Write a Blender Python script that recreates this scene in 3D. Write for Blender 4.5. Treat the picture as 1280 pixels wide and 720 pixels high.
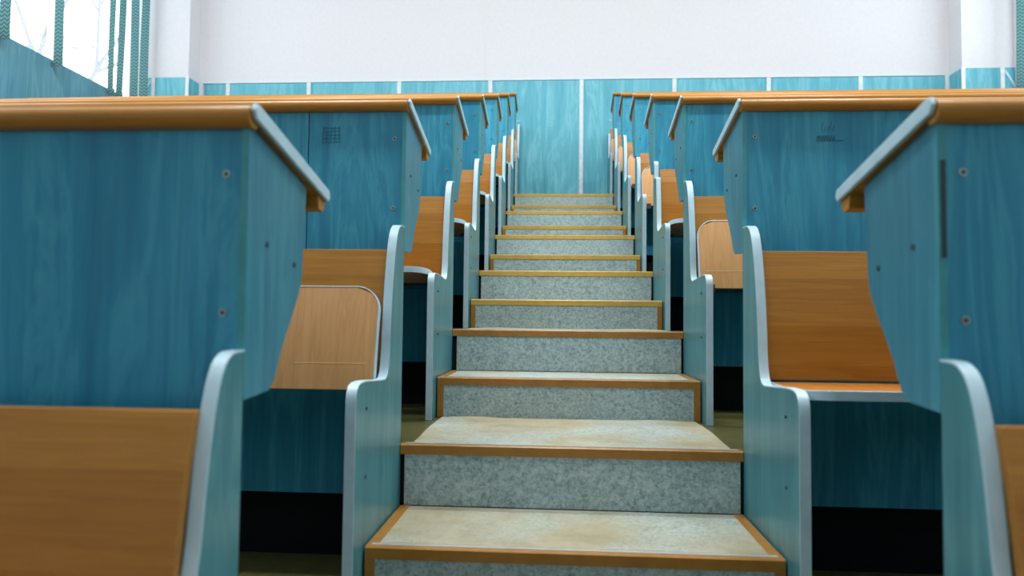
import bpy, bmesh, math, random
from mathutils import Vector, Matrix
random.seed(7)
SC = bpy.context.scene
COL = SC.collection
for o in list(bpy.data.objects):
    bpy.data.objects.remove(o)

# ------------------------------------------------------------------ camera
FPX, YAW, PITCH, ROLL = 900.0, 0.066, 0.0443, 0.0108
CAM = Vector((-0.0276, -1.8132, 0.5966))
fw = Vector((-math.sin(YAW)*math.cos(PITCH), math.cos(YAW)*math.cos(PITCH), math.sin(PITCH)))
rt = fw.cross(Vector((0, 0, 1))).normalized()
up = rt.cross(fw)
r2 = rt*math.cos(ROLL) + up*math.sin(ROLL)
u2 = -rt*math.sin(ROLL) + up*math.cos(ROLL)
cd = bpy.data.cameras.new('camera')
cam = bpy.data.objects.new('camera', cd)
COL.objects.link(cam)
cam.matrix_world = Matrix(((r2.x, u2.x, -fw.x, CAM.x), (r2.y, u2.y, -fw.y, CAM.y), (r2.z, u2.z, -fw.z, CAM.z), (0, 0, 0, 1)))
cd.sensor_width = 36
cd.lens = FPX/1280*36
cd.clip_start = 0.02
cd.dof.use_dof = True
cd.dof.focus_distance = 2.7
cd.dof.aperture_fstop = 3.4
SC.camera = cam

# ------------------------------------------------------------------ view, world, lights
SC.view_settings.view_transform = 'Standard'
SC.view_settings.look = 'None'
SC.view_settings.gamma = 1
SC.view_settings.use_curve_mapping = False
SC.view_settings.exposure = 0.3
W_ = bpy.data.worlds.new('sky'); SC.world = W_; W_.use_nodes = True
bg = W_.node_tree.nodes['Background']
bg.inputs[0].default_value = (0.86, 0.93, 1.0, 1)
bg.inputs[1].default_value = 3.2

def area(name, loc, rot, sx, sy, power, color=(1, 1, 1), portal=False):
    l = bpy.data.lights.new(name, 'AREA'); l.shape = 'RECTANGLE'; l.size = sx; l.size_y = sy
    l.energy = power; l.color = color
    if portal: l.cycles.is_portal = True
    o = bpy.data.objects.new(name, l); COL.objects.link(o)
    o.location = loc; o.rotation_euler = rot
    return o
XL, XR = -4.15, 4.10            # side walls
YB, YF = 5.165, -5.6            # back and front walls
ZC = 5.6
WINS_L = [(1.7, 4.93), (-2.4, 1.0)]  # second window on each side is unseen, added to let in light
WINS_R = [(1.7, 4.86), (-2.4, 1.0)]
SILL, HEAD = 2.66, 4.9
for a, b in WINS_L:
    area('window_portal', (XL-0.02, (a+b)/2, (SILL+HEAD)/2), (0, -math.pi/2, 0), HEAD-SILL, b-a, 1, portal=True)
for a, b in WINS_R:
    area('window_portal', (XR+0.02, (a+b)/2, (SILL+HEAD)/2), (0, math.pi/2, 0), HEAD-SILL, b-a, 1, portal=True)
LAMPS = [(x, y) for y in (-0.7, 1.2) for x in (-2.1, 0.0, 2.1)]
LAMP_W = 56

# ------------------------------------------------------------------ materials
def lin(c):
    c = c/255
    return c/12.92 if c <= 0.04045 else ((c+0.055)/1.055)**2.4
def rgb(r, g, b): return (lin(r), lin(g), lin(b), 1)
def base(name, rough=0.5, metal=0.0, spec=0.5, coord='Object', rand=True):
    m = bpy.data.materials.new(name); m.use_nodes = True
    nt = m.node_tree; n = nt.nodes; b = n['Principled BSDF']
    b.inputs['Roughness'].default_value = rough; b.inputs['Metallic'].default_value = metal
    b.inputs['Specular IOR Level'].default_value = spec
    tc = n.new('ShaderNodeTexCoord'); v = tc.outputs[coord]
    if rand:
        oi = n.new('ShaderNodeObjectInfo'); mu = n.new('ShaderNodeMath'); mu.operation = 'MULTIPLY'; mu.inputs[1].default_value = 37.0
        ad = n.new('ShaderNodeVectorMath'); ad.operation = 'ADD'
        nt.links.new(oi.outputs['Random'], mu.inputs[0]); nt.links.new(v, ad.inputs[0]); nt.links.new(mu.outputs[0], ad.inputs[1])
        v = ad.outputs[0]
    return m, nt, b, v
def noise(nt, v, scale, detail=4, rough=.55, dist=0.0, stretch=None):
    if stretch:
        mp = nt.nodes.new('ShaderNodeMapping'); mp.inputs['Scale'].default_value = stretch
        nt.links.new(v, mp.inputs['Vector']); v = mp.outputs[0]
    t = nt.nodes.new('ShaderNodeTexNoise'); t.inputs['Scale'].default_value = scale; t.inputs['Detail'].default_value = detail
    t.inputs['Roughness'].default_value = rough; t.inputs['Distortion'].default_value = dist
    nt.links.new(v, t.inputs['Vector'])
    return t.outputs['Fac']
def ramp(nt, fac, stops):
    r = nt.nodes.new('ShaderNodeValToRGB'); cr = r.color_ramp
    while len(cr.elements) < len(stops): cr.elements.new(0.5)
    for e, (p, c) in zip(cr.elements, stops): e.position = p; e.color = c
    nt.links.new(fac, r.inputs[0]); return r.outputs[0]
def mixc(nt, fac, a, b, mode='MIX'):
    m = nt.nodes.new('ShaderNodeMix'); m.data_type = 'RGBA'; m.blend_type = mode
    if isinstance(fac, float): m.inputs[0].default_value = fac
    else: nt.links.new(fac, m.inputs[0])
    for s, k in ((a, 6), (b, 7)):
        if isinstance(s, tuple): m.inputs[k].default_value = s
        else: nt.links.new(s, m.inputs[k])
    return m.outputs[2]
def bump(nt, b, h, strength, dist=0.002):
    bp = nt.nodes.new('ShaderNodeBump'); bp.inputs['Strength'].default_value = strength; bp.inputs['Distance'].default_value = dist
    nt.links.new(h, bp.inputs['Height']); nt.links.new(bp.outputs[0], b.inputs['Normal'])

def plain(name, c, rough=.5, metal=0., spec=.5, var=0.06):
    m, nt, b, v = base(name, rough, metal, spec)
    f = noise(nt, v, 30, 3)
    d = tuple(x*(1-var*2) for x in c[:3])+(1,); l = tuple(min(1, x*(1+var)) for x in c[:3])+(1,)
    nt.links.new(ramp(nt, f, [(.3, d), (.7, l)]), b.inputs['Base Color'])
    return m
def laminate(name, dark, mid, light, rough=.42, vert=(9, 9, .9)):
    m, nt, b, v = base(name, rough, 0, .45)
    n1 = noise(nt, v, 1.0, 6, .6, 1.6, vert)
    n2 = noise(nt, v, 1.0, 5, .65, .3, tuple(k*8 for k in vert[:2])+(vert[2]*3,))
    c1 = ramp(nt, n1, [(.32, dark), (.5, mid), (.56, light), (.6, mid), (.75, light)])
    c2 = ramp(nt, n2, [(.3, dark), (.7, light)])
    nt.links.new(mixc(nt, .38, c1, c2), b.inputs['Base Color'])
    return m
def wood(name, dark, mid, light, stretch, rough=.4):
    m, nt, b, v = base(name, rough, 0, .45)
    n1 = noise(nt, v, 1.0, 5, .6, .8, stretch)
    n2 = noise(nt, v, 1.0, 4, .7, .0, tuple(k*5 for k in stretch))
    c1 = ramp(nt, n1, [(.25, dark), (.45, mid), (.52, dark), (.58, mid), (.8, light)])
    c2 = ramp(nt, n2, [(.3, dark), (.7, light)])
    nt.links.new(mixc(nt, .35, c1, c2), b.inputs['Base Color'])
    return m
def carpet(name, worn):
    m, nt, b, v = base(name, .95, 0, .1)
    s = noise(nt, v, 110, 4, .7, .6)
    s2 = noise(nt, v, 38, 4, .7, .8)
    sp = ramp(nt, s, [(.36, rgb(104, 128, 132)), (.47, rgb(158, 178, 179)), (.62, rgb(198, 212, 210))])
    sp2 = ramp(nt, s2, [(.38, rgb(128, 150, 152)), (.56, rgb(182, 196, 194))])
    c = mixc(nt, .4, sp, sp2)
    if worn:
        w = noise(nt, v, 3.2, 3, .5)
        w2 = noise(nt, v, 14, 5, .6)
        tan = ramp(nt, w2, [(.3, rgb(150, 138, 106)), (.7, rgb(170, 158, 130))])
        wf = ramp(nt, w, [(.33, (.35, .35, .35, 1)), (.58, (.9, .9, .9, 1))])
        c = mixc(nt, wf, c, tan)
    nt.links.new(c, b.inputs['Base Color'])
    bump(nt, b, s, .5, .002)
    return m
M = {}
M['blue'] = laminate('teal_laminate', rgb(28, 120, 156), rgb(42, 144, 178), rgb(72, 171, 197))
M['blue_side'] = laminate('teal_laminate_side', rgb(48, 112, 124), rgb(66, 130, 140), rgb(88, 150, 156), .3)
M['blue_wall'] = laminate('wall_laminate', rgb(62, 156, 178), rgb(92, 178, 196), rgb(128, 200, 212), .45, (7, 7, .8))
M['wallside'] = laminate('side_wall_laminate', rgb(70, 130, 152), rgb(88, 148, 168), rgb(108, 166, 182), .45)
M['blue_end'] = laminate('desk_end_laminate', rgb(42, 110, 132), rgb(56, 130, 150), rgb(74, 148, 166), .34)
M['edge_green'] = plain('green_tinged_edge', rgb(70, 158, 166), .45)
M['pale'] = plain('pale_edging', rgb(186, 212, 222), .38, var=.04)
M['alu'] = plain('grey_edging', rgb(160, 178, 190), .35, .1, var=.04)
M['orange'] = wood('beech_laminate', rgb(150, 97, 26), rgb(166, 111, 34), rgb(182, 127, 50), (1.6, 34, 40))
M['rail'] = wood('beech_desktop', rgb(166, 110, 36), rgb(184, 126, 46), rgb(198, 140, 60), (1.2, 26, 26), .32)
M['seat'] = wood('pale_beech_seat', rgb(200, 144, 88), rgb(212, 158, 102), rgb(220, 172, 118), (30, 2, 2), .45)
M['seat_o'] = wood('beech_seat_top', rgb(164, 98, 30), rgb(180, 112, 40), rgb(192, 126, 54), (30, 2, 2), .4)
M['riser'] = carpet('grey_flecked_carpet', False)
M['tread'] = carpet('worn_flecked_carpet', True)
M['nosing'] = plain('brown_nosing', rgb(166, 114, 44), .3, 0, .5, .08)
M['nosing_lit'] = plain('lit_nosing_tone', rgb(206, 166, 78), .3, .0, .5, .06)  # same plastic as the brown nosing, brighter light put into its colour
M['sheen'] = plain('painted_sheen', rgb(200, 208, 210), .28, .4)  # reflected sheen of the nosing tops, painted as a pale strip
M['white'] = plain('plaster', rgb(221, 222, 227), .8, 0, .2, .015)
M['strip'] = plain('white_strip', rgb(226, 234, 238), .5)
M['ceil'] = plain('ceiling_paint', rgb(238, 238, 236), .9, 0, .2, .01)
M['lino'] = plain('olive_lino', rgb(88, 86, 48), .35, 0, .5, .12)
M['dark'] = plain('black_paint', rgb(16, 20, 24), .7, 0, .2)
M['steel'] = plain('screw_steel', rgb(170, 180, 180), .3, .8)
M['black'] = plain('black_metal', rgb(22, 24, 28), .5)
M['pencil'] = plain('pencil_mark', rgb(34, 92, 112), .6)
M['scuff'] = plain('scuffed_edge', rgb(56, 74, 78), .7)
M['frame'] = plain('window_frame', rgb(236, 238, 242), .4)
M['seam'] = plain('seat_seam', rgb(232, 204, 160), .5)
M['bark'] = plain('bark', rgb(158, 158, 164), .9)
def herring():
    m, nt, b, v = base('teal_blind_fabric', .9, 0, .1, rand=False)
    mp = nt.nodes.new('ShaderNodeMapping'); mp.inputs['Scale'].default_value = (1, 1, 1); nt.links.new(v, mp.inputs[0])
    sx = nt.nodes.new('ShaderNodeSeparateXYZ'); nt.links.new(mp.outputs[0], sx.inputs[0])
    def mt(op, a, bb):
        q = nt.nodes.new('ShaderNodeMath'); q.operation = op
        for k, s in enumerate((a, bb)):
            if isinstance(s, (int, float)): q.inputs[k].default_value = s
            elif s is not None: nt.links.new(s, q.inputs[k])
        return q.outputs[0]
    pp = mt('PINGPONG', sx.outputs['X'], .022)
    f = mt('FRACT', mt('MULTIPLY', mt('ADD', pp, sx.outputs['Z']), 32.), None)
    nt.links.new(ramp(nt, f, [(.35, rgb(52, 104, 108)), (.55, rgb(120, 160, 160))]), b.inputs['Base Color'])
    tr = nt.nodes.new('ShaderNodeBsdfTranslucent'); tr.inputs[0].default_value = rgb(90, 140, 140)
    mx = nt.nodes.new('ShaderNodeMixShader'); mx.inputs[0].default_value = .25
    nt.links.new(b.outputs[0], mx.inputs[1]); nt.links.new(tr.outputs[0], mx.inputs[2])
    nt.links.new(mx.outputs[0], nt.nodes['Material Output'].inputs[0])
    return m
M['blind'] = herring()
def glass():
    m = bpy.data.materials.new('window_glass'); m.use_nodes = True; nt = m.node_tree; nt.nodes.clear()
    o = nt.nodes.new('ShaderNodeOutputMaterial'); t = nt.nodes.new('ShaderNodeBsdfTransparent'); t.inputs[0].default_value = (.97, .985, .98, 1)
    g = nt.nodes.new('ShaderNodeBsdfGlossy'); g.inputs['Roughness'].default_value = .02
    mx = nt.nodes.new('ShaderNodeMixShader'); mx.inputs[0].default_value = .06
    nt.links.new(t.outputs[0], mx.inputs[1]); nt.links.new(g.outputs[0], mx.inputs[2]); nt.links.new(mx.outputs[0], o.inputs[0])
    return m
M['glass'] = glass()
def emis(name, c, s):
    m = bpy.data.materials.new(name); m.use_nodes = True; b = m.node_tree.nodes['Principled BSDF']
    b.inputs['Emission Color'].default_value = c; b.inputs['Emission Strength'].default_value = s
    return m
M['lampglow'] = emis('lamp_diffuser', (1, .98, .95, 1), 4)

# ------------------------------------------------------------------ mesh helpers
class MB:
    def __init__(s): s.bm = bmesh.new()
    def box(s, x0, x1, y0, y1, z0, z1, mi=0):
        x0, x1 = min(x0, x1), max(x0, x1)
        v = [s.bm.verts.new((x, y, z)) for z in (z0, z1) for y in (y0, y1) for x in (x0, x1)]
        for q in ((0, 2, 3, 1), (4, 5, 7, 6), (0, 1, 5, 4), (1, 3, 7, 5), (3, 2, 6, 7), (2, 0, 4, 6)):
            s.bm.faces.new([v[i] for i in q]).material_index = mi
        return s
    def prism(s, pts, a, b, axis='x', mi=0):
        """polygon (u,v) extruded from a to b; axis x: (y,z) polygon, y: (x,z), z: (x,y)"""
        def P(u, v, t): return {'x': (t, u, v), 'y': (u, t, v), 'z': (u, v, t)}[axis]
        A = [s.bm.verts.new(P(u, v, a)) for u, v in pts]; B = [s.bm.verts.new(P(u, v, b)) for u, v in pts]
        n = len(pts)
        for i in range(n):
            j = (i+1) % n
            s.bm.faces.new((A[i], A[j], B[j], B[i])).material_index = mi
        s.bm.faces.new(A).material_index = mi; s.bm.faces.new(B[::-1]).material_index = mi
        return s
    def ribbon(s, pts, th, a, b, mi=0):
        """strip of thickness th laid on the outer side of the (y,z) polyline, from x=a to x=b"""
        n = len(pts); out = []
        for i in range(n):
            p = Vector(pts[max(i-1, 0)]); q = Vector(pts[min(i+1, n-1)]); d = (q-p).normalized()
            out.append((pts[i][0]-d.y*th, pts[i][1]+d.x*th))
        R = []
        for (p, o) in zip(pts, out):
            R.append([s.bm.verts.new((x, y, z)) for x, (y, z) in ((a, p), (a, o), (b, o), (b, p))])
        for i in range(n-1):
            for k in range(4):
                l = (k+1) % 4
                s.bm.faces.new((R[i][k], R[i][l], R[i+1][l], R[i+1][k])).material_index = mi
        s.bm.faces.new(R[0]); s.bm.faces.new(R[-1][::-1])
        return s
    def cyl(s, c, axis, r, h, seg=12, r2=None):
        z = Vector(axis).normalized(); rot = z.to_track_quat('Z', 'Y').to_matrix().to_4x4()
        bmesh.ops.create_cone(s.bm, cap_ends=True, segments=seg, radius1=r, radius2=r if r2 is None else r2, depth=h,
                              matrix=Matrix.Translation(Vector(c)+z*h/2) @ rot)
        return s
    def build(s, name, mats, parent=None, loc=(0, 0, 0), bevel=0, smooth=False, rot=None):
        bmesh.ops.remove_doubles(s.bm, verts=s.bm.verts, dist=1e-6)
        bmesh.ops.recalc_face_normals(s.bm, faces=s.bm.faces)
        me = bpy.data.meshes.new(name); s.bm.to_mesh(me); s.bm.free()
        for m in (mats if isinstance(mats, list) else [mats]): me.materials.append(m)
        o = bpy.data.objects.new(name, me); COL.objects.link(o); o.location = loc
        if rot: o.rotation_euler = rot
        if parent: o.parent = parent
        if smooth:
            for p in me.polygons: p.use_smooth = True
            me.set_sharp_from_angle(angle=math.radians(38))
        if bevel:
            b = o.modifiers.new('bevel', 'BEVEL'); b.width = bevel; b.segments = 2; b.limit_method = 'ANGLE'; b.angle_limit = math.radians(50)
        return o
def thing(name, loc, label, cat, group=None):
    o = bpy.data.objects.new(name, None); COL.objects.link(o); o.location = loc; o.empty_display_size = .1
    o['label'] = label; o['category'] = cat
    if group: o['group'] = group
    return o
def struct(o): o['kind'] = 'structure'; return o
def chaikin(p, n=2):
    for _ in range(n):
        q = [p[0]]
        for a, b in zip(p, p[1:]):
            q.append((a[0]*.75+b[0]*.25, a[1]*.75+b[1]*.25)); q.append((a[0]*.25+b[0]*.75, a[1]*.25+b[1]*.75))
        q.append(p[-1]); p = q
    return p

# ------------------------------------------------------------------ dimensions
D, H = 0.8574, 0.2780            # depth and rise of one tier
BH, BD, BW = 0.1269, 0.3344, 0.841/2
def PY(n): return -0.910 if n == 0 else (n-1)*D
AX = 0.425
def ax(n): return 0.431 if n == 0 else AX

# ------------------------------------------------------------------ room shell
mb = MB()
prof = [(YF, -2*H)]
for n in (-1, 0, 1, 2, 3, 4, 5, 6):
    y = PY(n) if n >= 0 else PY(0)-D
    prof += [(y, (n-1)*H), (y, n*H)]
prof += [(YB, 6*H), (YB, -1.2), (YF, -1.2)]
mb.prism(prof, XL, XR)
for f in mb.bm.faces:
    f.normal_update()
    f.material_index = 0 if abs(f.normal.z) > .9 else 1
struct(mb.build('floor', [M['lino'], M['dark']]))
struct(MB().box(XL-.2, XR+.2, YF-.2, YB+.2, ZC, ZC+.1).build('ceiling', M['ceil']))
DADO = 2.945
struct(MB().box(XL-.2, XR+.2, YB, YB+.2, -1.2, ZC).build('wall_back', M['white']))
struct(MB().box(XL-.2, XR+.2, YF-.2, YF, -1.2, ZC).build('wall_front', M['white']))
def side_wall(name, x0, x1, wins):
    m = MB(); ys = [YF]+[v for w in sorted(wins) for v in w]+[YB]
    for i in range(0, len(ys), 2): m.box(x0, x1, ys[i], ys[i+1], -1.2, ZC)
    for a, b in wins: m.box(x0, x1, a, b, -1.2, SILL-.02).box(x0, x1, a, b, HEAD, ZC)
    return struct(m.build(name, M['white']))
side_wall('wall_left', XL-.2, XL, WINS_L)
side_wall('wall_right', XR, XR+.2, WINS_R)
# blue dado boards on the back wall between white joint strips
tn = [0]
def trim(m, mat, bevel=0):
    tn[0] += 1
    return struct(m.build('trim_%d' % tn[0], mat, bevel=bevel))
xs = [-3.63, -3.381, -2.548, -1.632, -0.723, 0.171, 1.066, 1.96, 2.817, 3.60]
for a, b in zip(xs, xs[1:]):
    trim(MB().box(a+.004, b-.004, YB-.012, YB, 6*H, DADO), M['blue_wall'])
for x in xs[1:-1]:
    m = MB().box(x-.019, x+.019, YB-.0155, YB-.0125, 6*H, DADO+.004)
    m.box(x-.019, x-.008, YB-.020, YB-.0155, 6*H, DADO+.004).box(x+.008, x+.019, YB-.020, YB-.0155, 6*H, DADO+.004)
    trim(m, M['strip'])
trim(MB().box(-3.66, 3.62, YB-.016, YB, DADO+.0045, DADO+.012), M['pale'])
trim(MB().box(-.788, -.776, YB-.0025, YB, DADO+.02, ZC), M['white'])
# corner pilasters with blue skirting boards
def pilaster(name, x0, x1, sgn):
    y0 = 4.95
    struct(MB().box(x0, x1, y0, YB, 6*H, ZC).build(name, M['white']))
    t = .012
    xin = x1 if sgn < 0 else x0          # face towards the aisle
    trim(MB().box(x0, x1, y0-t, y0, 6*H, DADO), M['blue_wall'])
    trim(MB().box(xin, xin-sgn*t, y0+.002, YB-.022, 6*H, DADO), M['blue_wall'])
    trim(MB().box(xin-sgn*.014, xin+sgn*.02, y0-t-.004, y0-t-.0005, 6*H, DADO+.006), M['strip'])
    xo = x0 if sgn < 0 else x1
    xo2 = xo-sgn*.095
    trim(MB().box(xo2, xo2-sgn*.035, y0-t-.004, y0-t-.0005, 6*H, DADO+.006), M['strip'])
    trim(MB().prism([(xo2-sgn*-.004, DADO-.01), (xo2-sgn*-.004, DADO-.05), (xo-sgn*.002, DADO-.20), (xo-sgn*.002, DADO-.16)], y0-t-.006, y0-t-.0005, 'y'), M['pale'])
    trim(MB().box(xin-sgn*t, xin-sgn*.05, YB-.020, YB-.0165, 6*H, DADO+.006), M['strip'])
pilaster('wall_left_pilaster', -4.15, -3.69, -1)
pilaster('wall_right_pilaster', 3.64, 4.10, 1)
# blue boards on the side walls below the windows
trim(MB().box(XL, XL+.012, -5, 4.93, -.5, SILL-.003), M['wallside'])
trim(MB().box(XR-.012, XR, -5, 4.93, -.5, SILL-.003), M['wallside'])

# windows
wn = 0
for sgn, X, wins in ((-1, XL, WINS_L), (1, XR, WINS_R)):
    for a, b in wins:
        wn += 1
        w = bpy.data.objects.new('window_%d' % wn, None); COL.objects.link(w); w.location = (X, (a+b)/2, SILL); struct(w)
        L = (b-a)/2; hh = HEAD-SILL
        x0, x1 = (.10*sgn, .16*sgn)
        m = MB(); fwid = .05
        m.box(x0, x1, -L, L, 0, fwid).box(x0, x1, -L, L, hh-fwid, hh)
        m.box(x0, x1, -L, -L+fwid, 0, hh).box(x0, x1, L-fwid, L, 0, hh)
        k = 3
        for i in range(1, k):
            yy = -L+2*L*i/k; m.box(x0, x1, yy-.03, yy+.03, 0, hh)
        m.box(x0, x1, -L, L, 1.5, 1.55)
        m.build('window_frame', M['frame'], w)
        MB().box(.125*sgn, .131*sgn, -L+.02, L-.02, .02, hh-.02).build('pane', M['glass'], w)
        MB().box(-.01*sgn, .2*sgn, -L, L, -.02, 0).build('window_sill', M['frame'], w)

# ceiling lamps out of view, added to light the rows
for i, (x, y) in enumerate(LAMPS):
    t = thing('added_ceiling_light', (x, y, ZC), 'added unseen fill light on the ceiling above the tiered rows', 'ceiling light', 'added fill lights')
    MB().box(-.62, .62, -.16, .16, -.07, 0).build('housing', M['frame'], t, bevel=.004)
    MB().box(-.59, .59, -.13, .13, -.082, -.0705).build('diffuser', M['lampglow'], t)
    l = area('lamp_light', (0, 0, -.09), (0, 0, 0), 1.15, .25, LAMP_W, (.93, .98, 1.0)); l.parent = t

# ------------------------------------------------------------------ aisle steps
ORD = ['first', 'second', 'third', 'fourth', 'fifth', 'sixth', 'seventh', 'eighth', 'ninth', 'tenth', 'eleventh', 'topmost']
def wavy_carpet(x0, x1, y0, y1, z, th, amp, seed):
    """thin carpet sheet whose back edge ripples up and whose sides wander a little"""
    rnd = random.Random(seed); ph = [rnd.uniform(0, 6.28) for _ in range(4)]
    m = MB(); nx, ny = 48, 8; T = []; Bt = []
    for j in range(ny+1):
        v = j/ny; rt_, rb = [], []
        for i in range(nx+1):
            u = i/nx
            x = x0+(x1-x0)*u + (.004*math.sin(v*5+ph[3]))*(1-2*u)
            w = (math.sin(u*9+ph[0])*.6+math.sin(u*17+ph[1])*.4)
            zz = z + th + amp*max(0, w)*max(0, (v-.55)/.45)**1.5
            y = y0+(y1-y0)*v
            rt_.append(m.bm.verts.new((x, y, zz))); rb.append(m.bm.verts.new((x, y, z)))
        T.append(rt_); Bt.append(rb)
    for j in range(ny):
        for i in range(nx):
            m.bm.faces.new((T[j][i], T[j][i+1], T[j+1][i+1], T[j+1][i]))
            m.bm.faces.new((Bt[j][i], Bt[j+1][i], Bt[j+1][i+1], Bt[j][i+1]))
    for i in range(nx):
        m.bm.faces.new((T[0][i], Bt[0][i], Bt[0][i+1], T[0][i+1])); m.bm.faces.new((T[ny][i], T[ny][i+1], Bt[ny][i+1], Bt[ny][i]))
    for j in range(ny):
        m.bm.faces.new((T[j][0], T[j+1][0], Bt[j+1][0], Bt[j][0])); m.bm.faces.new((T[j][nx], Bt[j][nx], Bt[j+1][nx], T[j+1][nx]))
    return m
def nosing(m, w, y, z, tilt=0):
    """L-shaped edge strip, front face at y-0.008"""
    m.prism([(y-.008, z-.021), (y-.008, z+.001), (y-.005, z+.004), (y+.022, z+.004), (y+.022, z+.001), (y-.003, z+.001), (y-.003, z-.021)], -w, w)
GST = 'carpeted aisle steps'
order = 0
for n in range(0, 7):
    # T step (full tier) for n>=1
    if n >= 1:
        yb = PY(n) - (BD if n < 7 else 0)
        lab = f'{ORD[order]} aisle step from the bottom, tall flecked riser under a {"brown" if n<3 else "golden-lit"} nosing'
        if n == 6: lab = 'topmost aisle step, landing edge against the blue wall boards, with a thin golden-lit nosing'
        t = thing('stair_step', (0, PY(n), n*H), lab, 'step', GST)
        MB().box(-.413+(.006 if n == 2 else 0), .416, -.006, -.0005, -(H-BH)+.004, -.0215).build('riser_carpet', M['riser'], t)
        depth = D-BD if n < 6 else YB-PY(6)-.03
        wavy_carpet(-.402, .405, .0225, depth-.002, .0005, .003, .004 if n < 6 else 0, n).build('tread_carpet', M['tread'], t, smooth=True)
        m = MB(); nosing(m, .4235, 0, 0); m.build('nosing_strip', M['nosing'] if n < 3 else M['nosing_lit'], t)
        MB().box(-.415, .415, .004, .015, .0042, .0052).build('painted_sheen', M['sheen'], t)
        order += 1
    if n < 6:
        yb = PY(n+1)-BD
        t = thing('stair_step', (0, yb, n*H), f'{ORD[order]} aisle step from the bottom, carpeted half-height block edged with {"brown" if n<2 else "golden-lit"} strips', 'step', GST)
        MB().box(-BW+.003, BW-.003, .0, BD-.008, .0005, BH-.001).build('block', M['dark'], t)
        MB().box(-BW+.014, BW-.014, -.006, -.0005, .003, BH-.0215).build('riser_carpet', M['riser'], t)
        MB().box(-BW+.023, BW-.023, .0225, BD-.009, BH-.0008, BH+.0022).build('tread_carpet', M['tread'], t)
        m = MB(); nosing(m, BW, 0, BH); m.build('nosing_strip', M['nosing_lit'] if n in (2, 3, 4, 5) else M['nosing'], t)
        MB().box(-BW+.010, BW-.010, .004, .015, BH+.0042, BH+.0052).build('painted_sheen', M['sheen'], t)
        for s in (-1, 1):
            MB().box(s*(BW-.0205), s*BW, -.008, -.0062, .002, BH-.0216).box(s*(BW-.0015), s*BW, -.0062, .02, .002, BH-.0216).build('side_strip', M['nosing'], t)
            MB().box(s*(BW-.023), s*BW, .0222, BD-.009, BH-.0008, BH+.0035).build('tread_strip', M['nosing'], t)
        order += 1

# ------------------------------------------------------------------ benches
TH = .019
def bench_profile(n, s):
    top = 0.83; P = []
    P = [(-.415, .0), (-.415, .40), (-.413, .455), (-.375, .468), (-.22, .457), (-.160, .455), (-.140, .50), (-.134, .58), (-.114, .70), (-.088, .79), (-.055, top-.002), (0, top)]
    if s > 0 and n in (4, 7):
        t2 = .745 if n == 4 else .725
        P = P[:8]+[(-.124, t2-.06), (-.105, t2-.01), (-.06, t2), (0, t2)]
    if s > 0 and n == 3:
        P = P[:8]+[(-.116, .70), (-.113, .722), (-.045, .722), (-.042, .75), (-.04, .80), (-.03, .815), (0, .815)]
    if n == 0: P = [(y*.78 if zz > .5 else y, zz) for y, zz in P]
    sm = [P[0]]+chaikin(P[1:], 2)
    return sm
ordn = ['nearest', 'second', 'third', 'fourth', 'fifth', 'sixth', 'seventh', 'last']
up_state = {(-1, 1), (-1, 7), (1, 2), (1, 4), (1, 5), (1, 6), (1, 7)}
def rounded(w, d, r):
    """seat outline in local x 0..w, y 0..-d, rounded at the front corners"""
    pts = [(0, 0), (w, 0)]
    for cx, a0 in ((w-r, 0), (r, -90)):
        for k in range(9):
            a = math.radians(a0-90*k/8); pts.append((cx+r*math.cos(a), -(d-r)+r*math.sin(a)))
    return pts
def seat_mesh(w, d, r, th, curve, off=0, band=False):
    m = MB()
    pts = rounded(w, d, r)
    def zc(y): return curve*(1-((y+d*.45)/(d*.55))**2)*-1
    if not band:
        # sliced so that the plywood can bow
        rows = 14; T = []
        for j in range(rows+1):
            y = -d*j/rows
            if -y > d-r:
                q = min(1, (-y-(d-r))/r); ins = r-math.sqrt(max(0, r*r-(q*r)**2))
            else: ins = 0
            xs_ = [ins, w*.25, w*.5, w*.75, w-ins]
            T.append([(m.bm.verts.new((x, y, zc(y))), m.bm.verts.new((x, y, zc(y)-th))) for x in xs_])
        for j in range(rows):
            for i in range(4):
                a, b, c, e = T[j][i], T[j][i+1], T[j+1][i+1], T[j+1][i]
                m.bm.faces.new((a[0], b[0], c[0], e[0])).material_index = 0
                m.bm.faces.new((a[1], e[1], c[1], b[1])).material_index = 1
            for i in (0, 4):
                a, e = T[j][i], T[j+1][i]; m.bm.faces.new((a[0], e[0], e[1], a[1]))
        for j in (0, rows):
            for i in range(4):
                a, b = T[j][i], T[j][i+1]; m.bm.faces.new((a[0], a[1], b[1], b[0]))
        return m
    # edging: along right side, front, left side
    path = pts[1:]+[pts[0]]
    sub = []
    for a, b in zip(path, path[1:]):
        k = 6 if math.dist(a, b) > .08 else 1
        for i in range(k): sub.append((a[0]+(b[0]-a[0])*i/k, a[1]+(b[1]-a[1])*i/k))
    sub.append(path[-1]); n = len(sub); R = []
    for i, p in enumerate(sub):
        a = Vector(sub[max(0, i-1)]); b = Vector(sub[min(n-1, i+1)]); t = (b-a).normalized(); nx, ny = -t.y, t.x
        if (p[0]-w/2)*nx + (p[1]+d/2)*ny < 0: nx, ny = -nx, -ny
        i0 = (p[0]+nx*.0004, p[1]+ny*.0004); o1 = (p[0]+nx*.0024, p[1]+ny*.0024); z = zc(p[1])
        R.append([m.bm.verts.new(v) for v in ((*i0, z+.0012), (*o1, z+.0005), (*o1, z-th-.0005), (*i0, z-th-.0012))])
    for i in range(n-1):
        for k in range(4):
            l = (k+1) % 4; m.bm.faces.new((R[i][k], R[i+1][k], R[i+1][l], R[i][l]))
    m.bm.faces.new(R[0]); m.bm.faces.new(R[-1][::-1])
    return m
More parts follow.
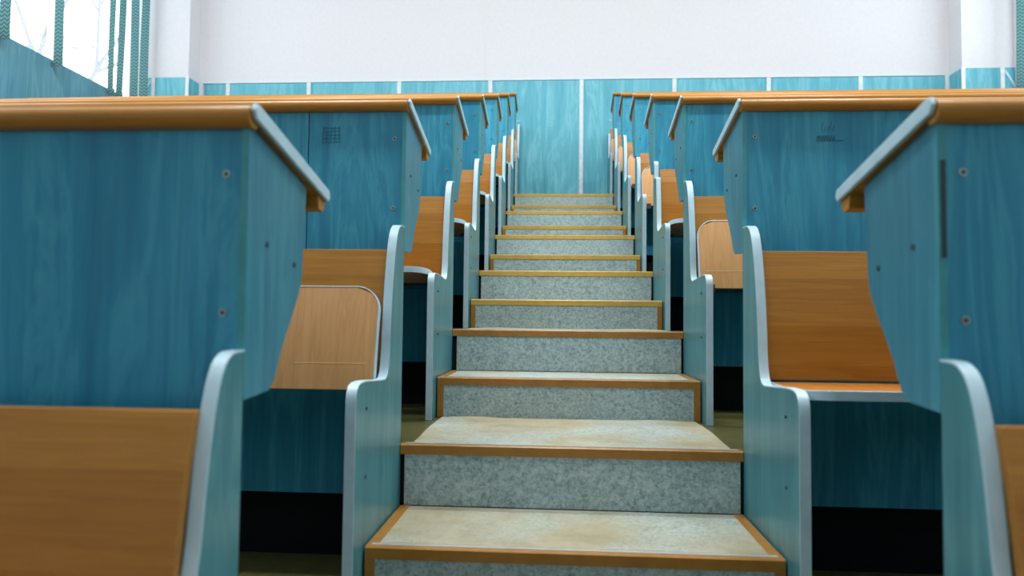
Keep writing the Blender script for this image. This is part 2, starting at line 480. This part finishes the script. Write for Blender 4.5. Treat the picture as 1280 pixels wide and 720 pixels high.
def bench(n, s):
    side = 'left' if s < 0 else 'right'; up = (s, n) in up_state
    state = 'pale end seat folded up' if up else 'end seat folded down'
    if n == 0: state = 'brown backrest'
    if s > 0 and n == 3: state = 'broken edging, seat folded down'
    if n == 7: where = f'at the back wall, {side} of the aisle'
    else: where = f'{ordn[n]} row up, {side} of the aisle' if n else f'nearest the camera on the {side} of the aisle'
    t = thing('folding_bench', (0, PY(n), (n-1)*H), f'teal bench {where}, {state}', 'bench', 'tiered folding benches')
    a = ax(n); xw = (XL if s < 0 else XR)-s*.02; TH = .016 if n == 0 else .019
    if n == 7: xw = s*3.6
    P = bench_profile(n, s); zt = P[-1][1]
    pan = MB().prism([(y, z+.0012 if i == 0 else z) for i, (y, z) in enumerate(P)]+[(-.0015, P[-1][1]), (-.0015, .0012)], s*a, s*(a+TH)).build('end_panel', M['blue_side'], t)
    MB().ribbon([(y, max(z, .0012)) for y, z in P], .0028, s*(a-.0008), s*(a+TH+.0008)).build('edge_band', M['pale'], pan, smooth=True)
    for zz in (.41, .27):
        MB().cyl((s*(a+.001), -.335, zz), (-s, 0, 0), .004, .003).build('screw', M['scuff'], pan)
    # backrest, one bowed board along the row
    bp = [(-.088, .765), (-.108, .70), (-.128, .59), (-.136, .50), (-.137, .4675)]
    x0 = s*(a+TH+.001)
    MB().prism(bp+[(y+.016, z) for y, z in bp[::-1]], x0, xw).build('backrest', M['orange'], t, bevel=.001)
    # dark support posts tie the backrest to the desk behind, one beside the end panel
    MB().box(x0, xw, -.128, -.104, .438, .462).build('dark_gap_bar', M['black'], t)  # black bar added to darken the gap between backrest and seat
    for q in (.012, .9):
        MB().box(x0+s*q, x0+s*(q+.025), -.0985, -.002, .468, .70).build('bracket', M['black'], t)
    MB().box(x0, xw, -.030, -.012, .16, .425).build('lower_board', M['blue'], t, bevel=.001)
    # seat nearest the aisle
    w, d, r, th = .49, .242 if up else .258, .055, .017
    sx = s*(a+TH+.0065) if s > 0 else s*(a+TH+.0065)-w
    if n != 99:
        mm = seat_mesh(w, d, r, th, .006); eb = seat_mesh(w, d, r, th, .006, band=True)
        if up:
            rot = (math.radians(-102), 0, 0); loc = (sx, -.172, .43)
        else:
            rot = (math.radians(-.6 if (s, n) == (1, 1) else -4.5), 0, 0); loc = (sx, -.142, .465)
        st = mm.build('seat', [M['seat_o'], M['seat']], t, loc=loc, rot=rot, smooth=True)
        eb.build('edge_band', M['pale'], st, smooth=True)
        if up:
            zs = -.006*(1-((-.060+d*.45)/(d*.55))**2)-th
            for q0, q1 in ((.02, w*.46), (w*.62, w-.02)):
                MB().box(q0, q1, -.0605, -.0590, zs-.0004, zs+.001).build('seam', M['seam'], st)
        for hx in (.035, w-.035):
            MB().box(hx-.012, hx+.012, -.012, .02, -th-.006, -th-.001).cyl((hx-.014, .008, -th+.002), (1, 0, 0), .006, .028).build('hinge', M['black'], st)
    if n == 7:
        MB().box(s*.43, xw, -.0, .0195, .30, .872).build('back_panel', M['blue_wall'], t)
        MB().box(s*.43, xw, -.003, .0195, .8725, .879).build('panel_cap', M['pale'], t)
    return t
for n in range(8):
    for s in (-1, 1): bench(n, s)

# ------------------------------------------------------------------ desks
def desk(n, s):
    side = 'left' if s < 0 else 'right'
    det = ''
    if n == 1: det = ', front pencil scribble'
    if s > 0 and n == 0: det = ', scuffed corner edge'
    where = f'{ordn[n]} row up, {side} of the aisle' if 0 < n < 6 else (f'nearest the camera on the {side} of the aisle' if n == 0 else f'highest on the {side} of the aisle')
    t = thing('lecture_desk', (0, PY(n), n*H), f'teal desk, brown top, {where}{det}', 'desk', 'tiered lecture desks')
    a = ax(n); xw = (XL if s < 0 else XR)-s*.02; h = H
    dz = -h                                     # profile heights are measured from the tier below
    FT = 1.149 if n == 0 else 1.160 if s < 0 else 1.153              # top of the front edge
    z = lambda v: v+dz
    xi = s*(a+.0102)
    segs = [(xi, xw)]
    if n == 1 and s < 0: segs = [(xi, -.680), (-.6825, xw)]
    for q0, q1 in segs:
        MB().box(q0, q1, .001, .019, .001, z(FT-.030)).build('front_panel', M['blue'], t, bevel=.0008)
    slope = math.atan2(.062, .295)
    def topz(y): return FT-math.tan(slope)*y
    # hanging end panel
    E = [(0.0, .768), (.080, .773), (.100, .785), (.122, .825), (.190, .912), (.200, .940), (.204, .99), (.211, topz(.211)-.0225), (0.0, topz(0)-.0225)]
    ep = MB().prism([(y, z(v)) for y, v in E], s*a, s*(a+.0100)).build('end_panel', M['blue_end'], t)
    MB().box(s*(a-.0004), s*(a+.0102), -.0012, -.0001, z(.768), z(topz(0)-.023)).build('edge_band', M['edge_green'], ep)
    if n == 0 and s > 0:
        MB().box(s*(a+.003), s*(a+.009), -.0024, -.0013, z(.955), z(1.075)).build('scuff_mark', M['scuff'], ep)
    # screws
    for zz in (1.060, .880):
        MB().cyl((s*(a+.030), .002, z(zz)), (0, -1, 0), .005, .0035).build('screw', M['steel'], t)
        MB().cyl((s*(a+.030), -.0014, z(zz)), (0, -1, 0), .0028, .0006).build('screw_recess', M['black'], t)
    for yy, zz in ((.062, .975), (.165, .955)):
        MB().cyl((s*(a+.001), yy, z(zz)), (-s, 0, 0), .004, .0028).build('screw', M['scuff'], ep)
    # desktop: sloping post-formed board, rolled at the front, lipped at the rear
    x_end = s*(a-.006)
    S = []
    for k in range(7):                          # front bullnose
        an = math.radians(90+180*k/6); S.append((-.004+.0148*math.cos(an), FT-.0148+.0148*math.sin(an)))
    yr = .283
    S2 = [(.004, FT-.0296), (.012, topz(.012)-.020), (yr-.034, topz(yr-.034)-.020), (yr-.030, topz(yr)-.034), (yr-.012, topz(yr)-.038), (yr, topz(yr)-.030), (yr+.006, topz(yr)-.012), (yr, topz(yr)-.001)]
    MB().prism([(y, z(v)) for y, v in S+S2], x_end, xw).build('desktop', M['rail'], t, smooth=True)
    C = [(-.016, topz(-.016)-.012), (-.010, topz(-.01)-.001), (0, topz(0)+.001), (yr+.004, topz(yr)+.001), (yr+.009, topz(yr)-.010), (yr+.002, topz(yr)-.019), (-.008, topz(-.008)-.021)]
    MB().prism([(y, z(v)) for y, v in C], x_end-s*.0005, x_end-s*.007).build('end_cap', M['pale'], t, bevel=.002)
    # pencil scribbles
    if n == 1:
        m = MB()
        def stroke(x0, z0, x1, z1, w=.0012):
            d = Vector((x1-x0, z1-z0)); L = d.length; d /= L; nn = Vector((-d.y, d.x))*w/2
            m.prism([(x0+nn.x, z0+nn.y), (x1+nn.x, z1+nn.y), (x1-nn.x, z1-nn.y), (x0-nn.x, z0-nn.y)], -.0002, .0008, 'y')
        rnd = random.Random(3)
        if s < 0:
            bx, bz = -.645, z(1.052)
            for k in range(5): stroke(bx, bz+k*.0095+rnd.uniform(-.002, .002), bx+.048, bz+k*.0095+rnd.uniform(-.002, .002), .0009)
            for k in range(5): stroke(bx+k*.011, bz, bx+k*.011+rnd.uniform(-.003, .003), bz+.042, .0008)
        else:
            bx, bz = .605, z(1.048)
            stroke(bx, bz, bx+.066, bz+.001, .0016)
            px = bx
            for k in range(7):
                stroke(px, bz+.002, px+.003, bz+rnd.uniform(.008, .02)); stroke(px+.003, bz+.014, px+.0065, bz+.003); px += .0065
            for k in range(5): stroke(bx+.012+k*.007, bz+.024, bx+.016+k*.007, bz+.024+rnd.uniform(.008, .026), .0008)
        m.build('pencil_scribble', M['pencil'], t)
    return t
for n in range(7):
    for s in (-1, 1): desk(n, s)

# ------------------------------------------------------------------ blinds at the windows
def blind(name, X, sgn, ys, label, tw):
    t = thing(name, (X, sum(y for y, _ in ys)/len(ys), SILL), label, 'blind', None)
    cy = t.location.y
    MB().box(-.03*sgn, -.07*sgn, min(y for y, _ in ys)-.2-cy, max(y for y, _ in ys)+.02-cy, HEAD-SILL-.05, HEAD-SILL).build('head_rail', M['frame'], t)
    for i, (y, hw) in enumerate(ys):
        m = MB(); n = 14; rows = []
        for k in range(n+1):
            f = k/n; zz = -.03+(HEAD-SILL-.02)*f
            w = hw*(1-.15*math.sin(f*3+i)); dx = .010*math.sin(f*4+i*2)
            rows.append([m.bm.verts.new((x, yy, zz)) for x, yy in ((-w+dx, -.001), (w+dx, -.001), (w+dx, .001), (-w+dx, .001))])
        for k in range(n):
            for j in range(4):
                l = (j+1) % 4; m.bm.faces.new((rows[k][j], rows[k][l], rows[k+1][l], rows[k+1][j]))
        m.bm.faces.new(rows[0]); m.bm.faces.new(rows[-1][::-1])
        sl = m.build('slat', M['blind'], t, loc=(-.06*sgn, y-cy, 0), rot=(0, 0, 0))
        MB().box(-hw-.002, hw+.002, -.004, .004, -.055, -.012).build('bottom_weight', M['blind'], sl)
blind('vertical_blind', XL, -1, [(3.10, .045), (3.66, .045), (4.36, .03), (4.48, .03), (4.69, .035), (4.87, .04)], 'teal herringbone vertical blind hanging in the bright left window', 0)
blind('vertical_blind', XR, 1, [(4.76, .045), (4.50, .045)], 'teal vertical blind at the right window by the picture edge', 0)

# ------------------------------------------------------------------ bare tree beyond the left window
struct(MB().box(-30, XL-.25, -12, 30, -1.3, -1.2).build('ground', M['white']))
def tree(x, y):
    rnd = random.Random(11); t = thing('tree', (x, y, -1.2), 'bare pale tree faintly seen through the bright left window', 'tree')
    m = MB()
    def limb(p, d, L, r, k):
        q = p+d*L; z = d.to_track_quat('Z', 'Y').to_matrix().to_4x4()
        bmesh.ops.create_cone(m.bm, cap_ends=True, segments=7, radius1=r, radius2=r*.68, depth=L, matrix=Matrix.Translation(p+d*L/2) @ z)
        if k == 0: return
        for i in range(3 if k > 2 else 2):
            a = rnd.uniform(.35, .8); b = rnd.uniform(0, 6.28)+i*2.1
            o = d.orthogonal().normalized(); o.rotate(__import__('mathutils').Quaternion(d, b))
            nd = (d*math.cos(a)+o*math.sin(a)+Vector((0, 0, .12))).normalized()
            limb(p+d*L*rnd.uniform(.75, 1), nd, L*rnd.uniform(.62, .8), r*.62, k-1)
    limb(Vector((0, 0, 0)), Vector((.03, .02, 1)).normalized(), 2.9, .12, 6)
    m.build('branches', M['bark'], t)
tree(-9.2, 8.6)
